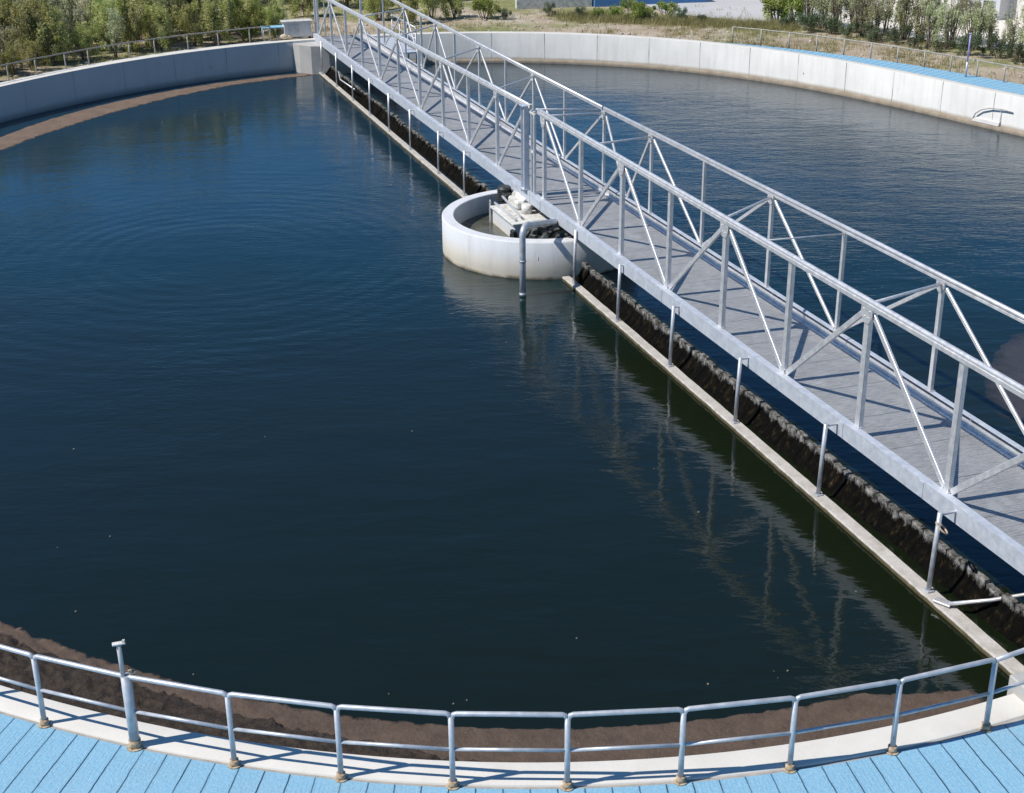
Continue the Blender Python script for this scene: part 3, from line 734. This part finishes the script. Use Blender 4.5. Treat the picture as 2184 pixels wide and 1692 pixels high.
# thick gate post
gp = empty('gate_post', 'thick steel post with a thin rod on top in the near guard rail', 'post', P(-100.355, RREL, ZD))
bm = NB(); tube(bm, [(0,0,0), (0,0,1.10)], .066, 16); obj('post_tube', bm, M_PIPE, gp)
bm = NB(); tube(bm, [(0,0,-.002), (0,0,.12)], .078, 14); tube(bm, [(0,0,-.002),(0,0,.014)], .11, 14); obj('base_sleeve', bm, M_RUST, gp)
bm = NB(); tube(bm, [(-.03,0,1.08), (-.035,0,1.56)], .03, 10); obj('rod', bm, M_OLD, gp)
bm = NB(); box(bm, (-.03, 0, 1.575), (.16, .07, .022), .3, .004); box(bm, (.03, .01, 1.60), (.03, .03, .04)); obj('cap_plate', bm, M_WHITE, gp)
bm = NB(); box(bm, (.085, .02, 1.12), (.09, .06, .07), .2, .012); box(bm, (.06, .0, 1.17), (.05, .05, .05), .6, .01); obj('rusty_clamp', bm, M_RUST, gp)

# ================================================================== FAR RAILINGS
def far_rail(label, angs, rel, h, rp, cols=M_RAILFAR, mid=False):
    t = empty('guard_rail', label, 'guard rail'); pts = []
    for a in angs:
        p = P(a, rel(a), HW-.25); top_ = P(a, rel(a), HW+h)
        bm = NB(); tube(bm, [p, top_], rp, 8); obj('post', bm, cols, t); pts.append(top_)
    bm = NB(); fine = []
    for p, q_ in zip(pts, pts[1:]): fine += [p, (p+q_)/2+Vector((0,0,-.008))]
    tube(bm, fine+[pts[-1]], .028, 8); obj('top_rail', bm, cols, t)
    if mid:
        bm = NB(); tube(bm, [p-Vector((0,0,h*.5)) for p in pts], .02, 6); obj('mid_rail', bm, cols, t)
    return t
far_rail('thin dull railing beside the green bushes on the far left wall', [145.5,142.3,139.05,136.02,132.87,130.43,126.17,123.61,120.28,117.28,114.2,112.2], lambda a: interp(a,[(112,.75),(120,.78),(140,.76)]), .66, .032)
far_rail('thin dull railing behind the blue walkway on the far right', [20+2.95*k for k in range(17)], lambda a: interp(a, [(20,2.15),(36,2.0),(46,1.85),(58,1.45),(67,1.1)]), .66, .034)
mp = empty('marker_pole', 'slender violet pole standing in the far right railing', 'pole', P(41.3, 1.55, HW-.02))
bm = NB(); tube(bm, [(0,0,0),(0,0,.62)], .045, 8); obj('lower_tube', bm, M_PIPE, mp)
bm = NB(); tube(bm, [(0,0,.62),(0,0,1.75)], .032, 8); obj('upper_tube', bm, M_VIOLET, mp)
bm = NB(); box(bm, (0,0,1.77), (.12,.05,.05), .3, .01); obj('cap', bm, M_WHITE, mp)

# ================================================================== WALL FITTINGS
# pilaster carrying the far end of the bridge
bm = NB(); pr = [(-1.25,-34.6),(-1.25,-33.5),(-1.05,-32.9),(-.6,-32.35),(.2,-32.1),(2.3,-32.1),(3.0,-32.6),(3.0,-34.6)]
a_ = [bm.verts.new((x, y, -.6)) for y, x in pr]; b_ = [bm.verts.new((x, y, 1.325)) for y, x in pr]
for k in range(8): bm.faces.new((a_[k], a_[(k+1)%8], b_[(k+1)%8], b_[k]))
bm.faces.new(b_); bm.faces.new(a_[::-1]); bmesh.ops.recalc_face_normals(bm, faces=bm.faces)
o = obj('bridge_pilaster', bm, M_PIER); o.location = BR['loc']; o.rotation_euler = (0,0,BR['rz']); tag(o, 'rounded concrete pilaster under the far end of the footbridge', 'pilaster')
bm = NB(); box(bm, (22.1, .2, .9), (1.3, 5.1, 1.5), 0, .02)
box(bm, (22.3, -2.2, 1.9), (.7, .35, .9), 0, .02)
o = obj('bridge_pedestal', bm, M_PIER); o.location = BR['loc']; o.rotation_euler = (0,0,BR['rz']); tag(o, 'pale concrete pedestal at the right edge by the end of the guard rail', 'pedestal')
# outlet trough with curved pipe on the far right wall
ot = empty('wall_outlet', 'grey curved pipe and ledge box on the far right tank wall', 'outlet')
A0, A1 = 37.3, 34.2
bm = NB(); pts = [P(A0, -.08, .25), P(A0-.25, -.10, .48), P(A0-.9, -.10, .68), P(A0-2, -.09, .82), P(A1-.4, -.08, .86), P(A1-1.3, -.03, .80)]
tube(bm, pts, .026, 10); obj('curved_pipe', bm, M_OLD, ot)
bm = NB(); n = 6
lo_, hi_ = [], []
rowv = []
for i in range(n+1):
    a = A0+(A1-A0)*i/n; rowv.append([bm.verts.new(P(a, .005, .17)), bm.verts.new(P(a, -.125, .17)), bm.verts.new(P(a, -.09, .30)), bm.verts.new(P(a, .005, .34))])
for A, B in zip(rowv, rowv[1:]):
    for k in range(4): bm.faces.new((A[k], A[(k+1)%4], B[(k+1)%4], B[k]))
bm.faces.new(rowv[0]); bm.faces.new(rowv[-1][::-1]); bmesh.ops.recalc_face_normals(bm, faces=bm.faces)
obj('ledge_box', bm, M_CONC, ot)
bm = NB(); tube(bm, [P(A1, -.04, .3), P(A1, -.04, .85)], .012, 6); obj('stay_rod', bm, M_OLD, ot)

# ================================================================== LANDING CLUTTER by the far end of the bridge
def at_box(name, label, cat, loc, size, mat, rz=0.0, parts=()):
    t = empty(name, label, cat, loc, rz)
    bm = NB(); box(bm, (0,0,size[2]/2), size, 0, .015); obj('body', bm, mat, t)
    bm = NB(); box(bm, (0,0,size[2]+.02), (size[0]+.08, size[1]+.08, .04), 0, .008); obj('lid', bm, M_PIPE, t)
    return t
t = empty('control_cabinet', 'grey control cabinet on the far wall left of the footbridge', 'cabinet', P(109.6, .75, HW-.01), .3)
bm = NB(); box(bm, (0,0,.45), (1.3,.5,.7), 0, .02); obj('body', bm, M_CONC, t)
bm = NB(); box(bm, (0,0,.83), (1.5,.62,.05), 0, .01); obj('lid', bm, M_WHITE, t)
bm = NB(); box(bm, (-.2,-.262,.45), (.5,.02,.5), 0, .005); obj('door', bm, M_OLD, t)
for x in (-.6, .6):
    bm = NB(); box(bm, (x,0,.05), (.06,.4,.10)); obj('leg', bm, M_DARK, t)
t = empty('tray_table', 'low blue topped steel table on the far wall beside the grey cabinet', 'table', P(111.6, 1.0, HW-.05), .3)
bm = NB(); box(bm, (0,0,.62), (1.3,.6,.05), 0, .01); obj('table_top', bm, M_BLUE, t)
for x in (-.58, .58):
    for y in (-.24, .24):
        bm = NB(); tube(bm, [(x,y,0),(x,y,.6)], .025, 8); obj('leg', bm, M_PIPE, t)
bm = NB()
for k, (x, y, s_) in enumerate(((0,0,.26),(.22,.05,.22),(-.2,.04,.2))):
    bmesh.ops.create_icosphere(bm, subdivisions=2, radius=s_, matrix=Matrix.Translation((x,y,s_*.5)) @ Matrix.Diagonal((1,.8,.6,1)))
o = obj('sand_bags', bm, conc('sack_cloth', (.55,.42,.27), (.66,.54,.38)), None, True); o.location = P(110.9, .72, HW+.0); tag(o, 'small tan sand bags in front of the blue topped table', 'bags')

# ================================================================== BACKGROUND: road, building, basin
def flat(name, pts, mat, dz=.02, parent=None):
    bm = NB(); vs = [bm.verts.new((x, y, gz(x, y)+dz)) for x, y in pts]; bm.faces.new(vs)
    bmesh.ops.recalc_face_normals(bm, faces=bm.faces)
    if sum(f.normal.z for f in bm.faces) < 0: bmesh.ops.reverse_faces(bm, faces=bm.faces)
    return obj(name, bm, mat, parent)
def sheet(name, quad, mat, dz, n=24):
    (ax, ay), (bx, by), (cx_, cy_), (dx, dy) = quad; bm = NB(); g = []
    for i in range(n+1):
        s = i/n; row = []
        for k in range(n+1):
            t = k/n
            x = (ax*(1-s)+bx*s)*(1-t)+(dx*(1-s)+cx_*s)*t; y = (ay*(1-s)+by*s)*(1-t)+(dy*(1-s)+cy_*s)*t
            row.append(bm.verts.new((x, y, gz(x, y)+dz)))
        g.append(row)
    for i in range(n):
        for k in range(n): bm.faces.new((g[i][k], g[i+1][k], g[i+1][k+1], g[i][k+1])).smooth = True
    bmesh.ops.recalc_face_normals(bm, faces=bm.faces)
    if sum(f.normal.z for f in bm.faces) < 0: bmesh.ops.reverse_faces(bm, faces=bm.faces)
    return tag(obj(name, bm, mat), kind='structure')
sheet('road', ((8.9, 35.2), (15.3, 30.4), (60, 62), (-2, 62)), M_ROAD, .035, 90)
sheet('concrete_apron', ((15.2, 32.0), (26.0, 20.3), (70, 40), (45, 60)), conc('pale_apron', (.58,.54,.48), (.70,.66,.60), .25, (.50,.45,.38)), .05, 90)
# low blue basin beyond the scrub
t = empty('blue_basin', 'low blue walled basin beside the pale road at the top edge', 'basin', (8.2, 38.1, gz(8.2, 38.1)), D2R(10))
bm = NB(); box(bm, (0,0,.28), (6.4,.3,.9), 0, .02); box(bm, (0,5,.28), (6.4,.3,.9), 0, .02); box(bm, (-3.05,2.5,.281), (.3,4.7,.89), 0, .02); box(bm, (3.05,2.5,.281), (.3,4.7,.89), 0, .02)
obj('basin_wall', bm, Mat('blue_wall_paint', (.07,.20,.42), .6).m, t)
bm = NB(); box(bm, (-5.4,.3,.5), (4.2,.5,1.2), 0, .02); obj('end_block', bm, M_WHITE, t)
bl = empty('white_building', 'white industrial building with a grey annex at top right corner', 'building', (21.9, 37.8, gz(22, 38)), D2R(-52.8))
bm = NB(); box(bm, (4, 4.0, 3.0), (50, 8, 7)); obj('wall', bm, M_WHITE, bl)
bm = NB(); box(bm, (4, 4.0, 6.6), (50.6, 8.6, .25), 0, .03); obj('roof', bm, M_PIPE, bl)
bm = NB(); box(bm, (5.6, -.45, 1.6), (2.7, .92, 4.2), 0, .02); obj('annex', bm, M_PAVE, bl)
bm = NB(); box(bm, (6.3, -.922, .75), (.75, .04, .5)); wn = obj('window', bm, M_PIPE, bl)
bm = NB(); box(bm, (6.13, -.945, .75), (.28, .02, .38)); box(bm, (6.47, -.945, .75), (.28, .02, .38)); obj('pane', bm, M_DARK, wn)
bm = NB(); box(bm, (4.75, -.921, .9), (.25, .04, 1.9)); obj('door', bm, M_DARK, bl)

# ================================================================== VEGETATION
def bush_mesh(kind, seed, h=2.6, w_=1.7, nl=5200, leaf=.07, stems=7, clumps=26, thin=.5, tall=1.0):
    rnd = random.Random(seed)
    bs = NB(); tips = []
    for s in range(stems):
        a = rnd.uniform(0, 6.283); lean = rnd.uniform(.12, .95)*w_*.5
        p0 = Vector((rnd.uniform(-.12,.12), rnd.uniform(-.12,.12), -.2)); hh = h*rnd.uniform(.55, .97)
        tip = Vector((math.cos(a)*lean, math.sin(a)*lean, hh)); mid = p0.lerp(tip, .5)+Vector((rnd.uniform(-.12,.12), rnd.uniform(-.12,.12), .1))
        tube(bs, [p0, mid, tip], [.032, .022, .006], 5, False)
        for b_ in range(5):
            q = p0.lerp(mid, 1) if b_ == 0 else mid.lerp(tip, rnd.uniform(.0,.9)); a2 = rnd.uniform(0, 6.283); l_ = rnd.uniform(.2,.5)*w_*.6
            e_ = q+Vector((math.cos(a2)*l_, math.sin(a2)*l_, rnd.uniform(.1,.45)*l_*2)); tube(bs, [q, e_], [.012,.004], 4, False); tips.append(e_)
        tips.append(tip)
    bm = NB(); lay = bm.faces.layers.float.new('tint')
    cl = []
    for c_ in range(clumps):
        if rnd.random() < .75: b_ = rnd.choice(tips).copy()
        else:
            a = rnd.uniform(0, 6.283); rr = w_*.5*math.sqrt(rnd.random()); b_ = Vector((math.cos(a)*rr, math.sin(a)*rr, h*rnd.uniform(.12,.7)))
        cl.append((b_, rnd.uniform(.16,.42)*w_*.5/tall**.45, rnd.uniform(.0, 1.0), rnd.uniform(.8, 1.7)*tall))
    for i in range(nl):
        c_, r_, tn, el = rnd.choice(cl)
        v = Vector((rnd.gauss(0,1), rnd.gauss(0,1), rnd.gauss(0,1))).normalized()*r_*(rnd.random()**thin)
        v.z *= el; p = c_+v
        if p.z < .02: p.z = rnd.uniform(.02,.3)
        l_ = leaf*rnd.uniform(.6,1.5); ax = Vector((rnd.gauss(0,.6), rnd.gauss(0,.6), rnd.gauss(.5,.6))).normalized()
        sd = ax.cross(Vector((rnd.gauss(0,1), rnd.gauss(0,1), rnd.gauss(0,1)))).normalized()*l_*(.28 if tall == 1 else .18)
        vs = [bm.verts.new(p-ax*l_*.5), bm.verts.new(p+sd), bm.verts.new(p+ax*l_*.5), bm.verts.new(p-sd)]
        f = bm.faces.new(vs); f[lay] = max(0, min(1, tn*.65+rnd.uniform(0,.35)))
    mat = {'green': L_GREEN, 'olive': L_OLIVE, 'dark': L_DARK, 'bright': L_BRIGHT}[kind]
    me = bpy.data.meshes.new('crown'); bm.to_mesh(me); bm.free(); me.materials.append(mat)
    ms = bpy.data.meshes.new('stems'); bs.to_mesh(ms); bs.free(); ms.materials.append(M_BARK)
    return me, ms
LIB = {}
for k in range(5): LIB['green', k] = bush_mesh('green', 10+k, 2.8, 2.2, 9500, .11, 12, 44, .6, 1.5)
for k in range(5): LIB['olive', k] = bush_mesh('olive', 30+k, 2.8, 1.5, 2500, .09, 10, 34, .55, 1.6)
for k in range(3): LIB['dark', k] = bush_mesh('dark', 50+k, 1.1, 1.8, 3200, .07, 5, 18, .5)
for k in range(3): LIB['bright', k] = bush_mesh('bright', 60+k, 1.3, 1.5, 4000, .07, 6, 20, .5)
def bush(kind, x, y, sc, label, group, var=None, name='bush'):
    k = var if var is not None else random.randrange(len([1 for q in LIB if q[0] == kind]))
    me, ms = LIB[kind, k]
    t = empty(name, label, 'bush', (x, y, gz(x, y)-.03), random.uniform(0, 6.28), group); t.scale = (sc*random.uniform(.9,1.1), sc*random.uniform(.9,1.1), sc)
    c = bpy.data.objects.new('crown', me); C.objects.link(c); c.parent = t
    s_ = bpy.data.objects.new('stems', ms); C.objects.link(s_); s_.parent = t
    return t
# dense green belt on the left
GL = 'leafy green bushes of the belt behind the far left railing'
lab = ['leafy green bush packed into the belt behind the far left railing']
for row, (rel, st, off) in enumerate(((2.6, 2.6, 0), (4.3, 2.5, 1.3), (6.2, 2.6, .4), (8.4, 2.7, 1.7), (10.9, 2.8, .2), (13.8, 3.0, 1.2), (17, 3.2, 0))):
    a = 108.5+off
    while a < 150:
        p = P(a+random.uniform(-.5,.5), rel+random.uniform(-.5,.5))
        gap = (p.x+25.5)**2/14+(p.y-40)**2/90 < 1 or (row < 4 and a < 110.5)
        if not gap:
            sc = random.uniform(.62,.8) if row == 0 else random.uniform(.8, 1.18)
            if row == 0 and a > 134: sc *= .75
            kk = random.random()
            if kk < .62: bush('green', p.x, p.y, sc, lab[0], GL)
            elif kk < .86: bush('olive', p.x, p.y, sc*1.05, 'pale olive willow bush standing in the green belt behind the far left railing', 'pale olive bushes in the belt behind the far left railing')
            else: bush('bright', p.x, p.y, sc*1.5, 'bright yellow green bush standing in the belt behind the far left railing', 'bright yellow green bushes in the belt behind the far left railing')
        a += st*random.uniform(.85,1.15)
# bushes seen behind and just right of the bridge
GC = 'bushes behind the far end of the footbridge'
for (x, y, k, s_) in ((-4.9,33.2,'green',.62),(-3.7,34.2,'green',.72),(-2.5,34.6,'green',.62),(-6.4,34.2,'green',.75),(-10.5,35.5,'green',.8),(-8.6,38.5,'green',.95),(-6.6,37.2,'green',.85),(-4.6,40.2,'green',1.0),(-7.2,41.5,'green',1.0),(-11.5,39.5,'green',1.1),(-5.4,44,'green',1.1),(-9.8,44,'green',1.1),(-13,43,'green',1.1)):
    bush(k, x, y, s_, 'green bush seen through the far end of the footbridge truss', GC)
one = [(-.9,34.2,'bright',1.0,'rounded light green bush just right of the footbridge top'),
       (.1,34.0,'dark',.5,'narrow dark bush right of the rounded light green bush'),
       (2.5,35.0,'dark',.55,'small dark green bush alone on the dry slope'),
       (4.1,34.2,'dark',.5,'small grey green bush left of the olive scrub patch'),
       (5.0,34.0,'bright',.5,'olive green scrub bush left of the tallest bright bush'),
       (5.9,34.1,'bright',.55,'second olive scrub bush touching the tallest bright bush'),
       (6.7,33.4,'bright',.95,'tall bright yellow green bush in front of the blue basin'),
       (7.5,33.0,'bright',.65,'low bright bush joined to the right of the tallest bright bush'),
       (8.6,34.2,'bright',.75,'upright bright bush left of the pale road'),
       (9.3,33.1,'dark',.55,'dark low shrub at the near edge of the pale road'),
       (10.3,32.4,'dark',.38,'tiny dark shrub right of the low shrub by the road'),
       (5.9,39.3,'dark',.7,'dark bush standing against the blue basin wall')]
for x, y, k, s_, lb in one: bush(k, x, y, s_, lb, None, 0)
# willow screen on the right
GR = 'grey green willow bushes in the row behind the far right railing'
p0, p1 = Vector((13.6, 32.0)), Vector((23.6, 20.6))
rng = random.Random(5)
for k in range(17):
    t_ = k/16; p = p0.lerp(p1, t_); n_ = Vector((.75,.66)); p += n_*rng.uniform(-.1, 1.1)
    if k in (13,): continue
    bush('olive' if k not in (0, 1) else 'bright', p.x, p.y, (rng.uniform(.92,1.12) if k > 1 else 1.35)*(1.0 if k < 13 else .82), 'grey green willow bush in the row behind the far right railing' if k > 1 else ('bright leafy bush at the left end of the right hand row', 'second bright bush from the left end of the right hand row')[k], GR if k > 1 else None)
    if k > 2:
        q = p0.lerp(p1, t_+.02)+n_*1.6; bush('olive', q.x, q.y, rng.uniform(.8,1.0)*(1.0 if k < 12 else .8), 'grey green willow bush in the row behind the far right railing', GR)
GD = 'low dark shrubs at the foot of the right hand willows'
for k in range(11):
    p = p0.lerp(p1, .1+k*.085)+Vector((-.35,-.3))*rng.uniform(.3,1.6)
    bush('dark', p.x, p.y, rng.uniform(.5,.95), 'low dark shrub at the foot of the right hand willows', GD)
# grass and weeds
bm = NB(); lay = bm.faces.layers.float.new('tint'); rnd = random.Random(3)
def tuft(x, y, n, h):
    z = gz(x, y); tn = rnd.random()
    for _ in range(n):
        a = rnd.uniform(0, 6.283); b_ = Vector((x+rnd.gauss(0,.12), y+rnd.gauss(0,.12), z-.02)); l_ = h*rnd.uniform(.5,1.2)
        tp_ = b_+Vector((math.cos(a)*l_*.5, math.sin(a)*l_*.5, l_)); sd = Vector((-math.sin(a), math.cos(a), 0))*.012
        f = bm.faces.new([bm.verts.new(b_-sd), bm.verts.new(b_+sd), bm.verts.new(tp_)]); f[lay] = max(0, min(1, tn*.7+rnd.uniform(0,.3)))
for _ in range(2600):
    t_ = rnd.random(); tuft(3.2+t_*11.5+rnd.gauss(0,.5), 34.3-t_*3.6+rnd.gauss(0,.55), 10, rnd.uniform(.15,.42))
for _ in range(5200):
    a = rnd.choice((rnd.uniform(104,150), rnd.uniform(20,104), rnd.uniform(20,75)))
    lo_ = 1.2 if a > 100 else interp(a, [(20,2.9),(50,2.4),(66,1.3),(100,.9)])
    rel = lo_ + abs(rnd.gauss(0, 4.5)); p = P(a, rel)
    d_ = noise.noise(Vector((p.x*.35, p.y*.35, 7)))
    if d_ < -.02 and rnd.random() < .85: continue
    if p.x > 9 and p.y > 47-p.x*1.0+ (4 if p.x < 16 else 2.5): continue
    tuft(p.x, p.y, 9, rnd.uniform(.10,.30))
tag(obj('grass', bm, L_GRASS), 'dry yellow green grass and weeds on the ground around the tank', 'grass', kind='stuff')
# small stones on the dry slope
bm = NB()
for _ in range(420):
    a = rnd.uniform(30, 145); p = P(a, 1.4+abs(rnd.gauss(0,5))); s_ = rnd.uniform(.03,.12)
    bmesh.ops.create_icosphere(bm, subdivisions=1, radius=s_, matrix=Matrix.Translation((p.x, p.y, gz(p.x,p.y)+s_*.2)) @ Matrix.Rotation(rnd.uniform(0,6),4,'Z') @ Matrix.Diagonal((1,.7,.55,1)))
tag(obj('stones', bm, conc('dusty_stone', (.36,.31,.25), (.5,.45,.38), 5)), 'scattered dusty stones on the dry ground behind the tank', 'stones', kind='stuff')
# floating specks on the water
bm = NB(); rnd = random.Random(11)
for _ in range(26):
    a = rnd.uniform(-150, 40); rr = 24*math.sqrt(rnd.random()); x, y = rr*math.cos(D2R(a)), rr*math.sin(D2R(a))
    if rnd.random() < .45: q = P(rnd.uniform(-118, -76), -2.7-abs(rnd.gauss(0,.9))); x, y = q.x, q.y
    s_ = rnd.uniform(.006,.020)
    f = [bm.verts.new((x+s_*rnd.uniform(.5,1.3)*math.cos(k), y+s_*rnd.uniform(.5,1.3)*math.sin(k), .014)) for k in (0, 1.1, 2.2, 3.3, 4.4, 5.4)]
    g_ = [bm.verts.new((v.co.x, v.co.y, -.01)) for v in f]
    bm.faces.new(f)
    for k in range(6): bm.faces.new((g_[k], g_[(k+1)%6], f[(k+1)%6], f[k]))
tag(obj('floating_specks', bm, conc('foam_speck', (.16,.14,.10), (.30,.28,.22), 6)), 'tiny pale specks of foam and leaves floating on the dark water', 'specks', kind='stuff')
S.cycles.max_bounces = 8
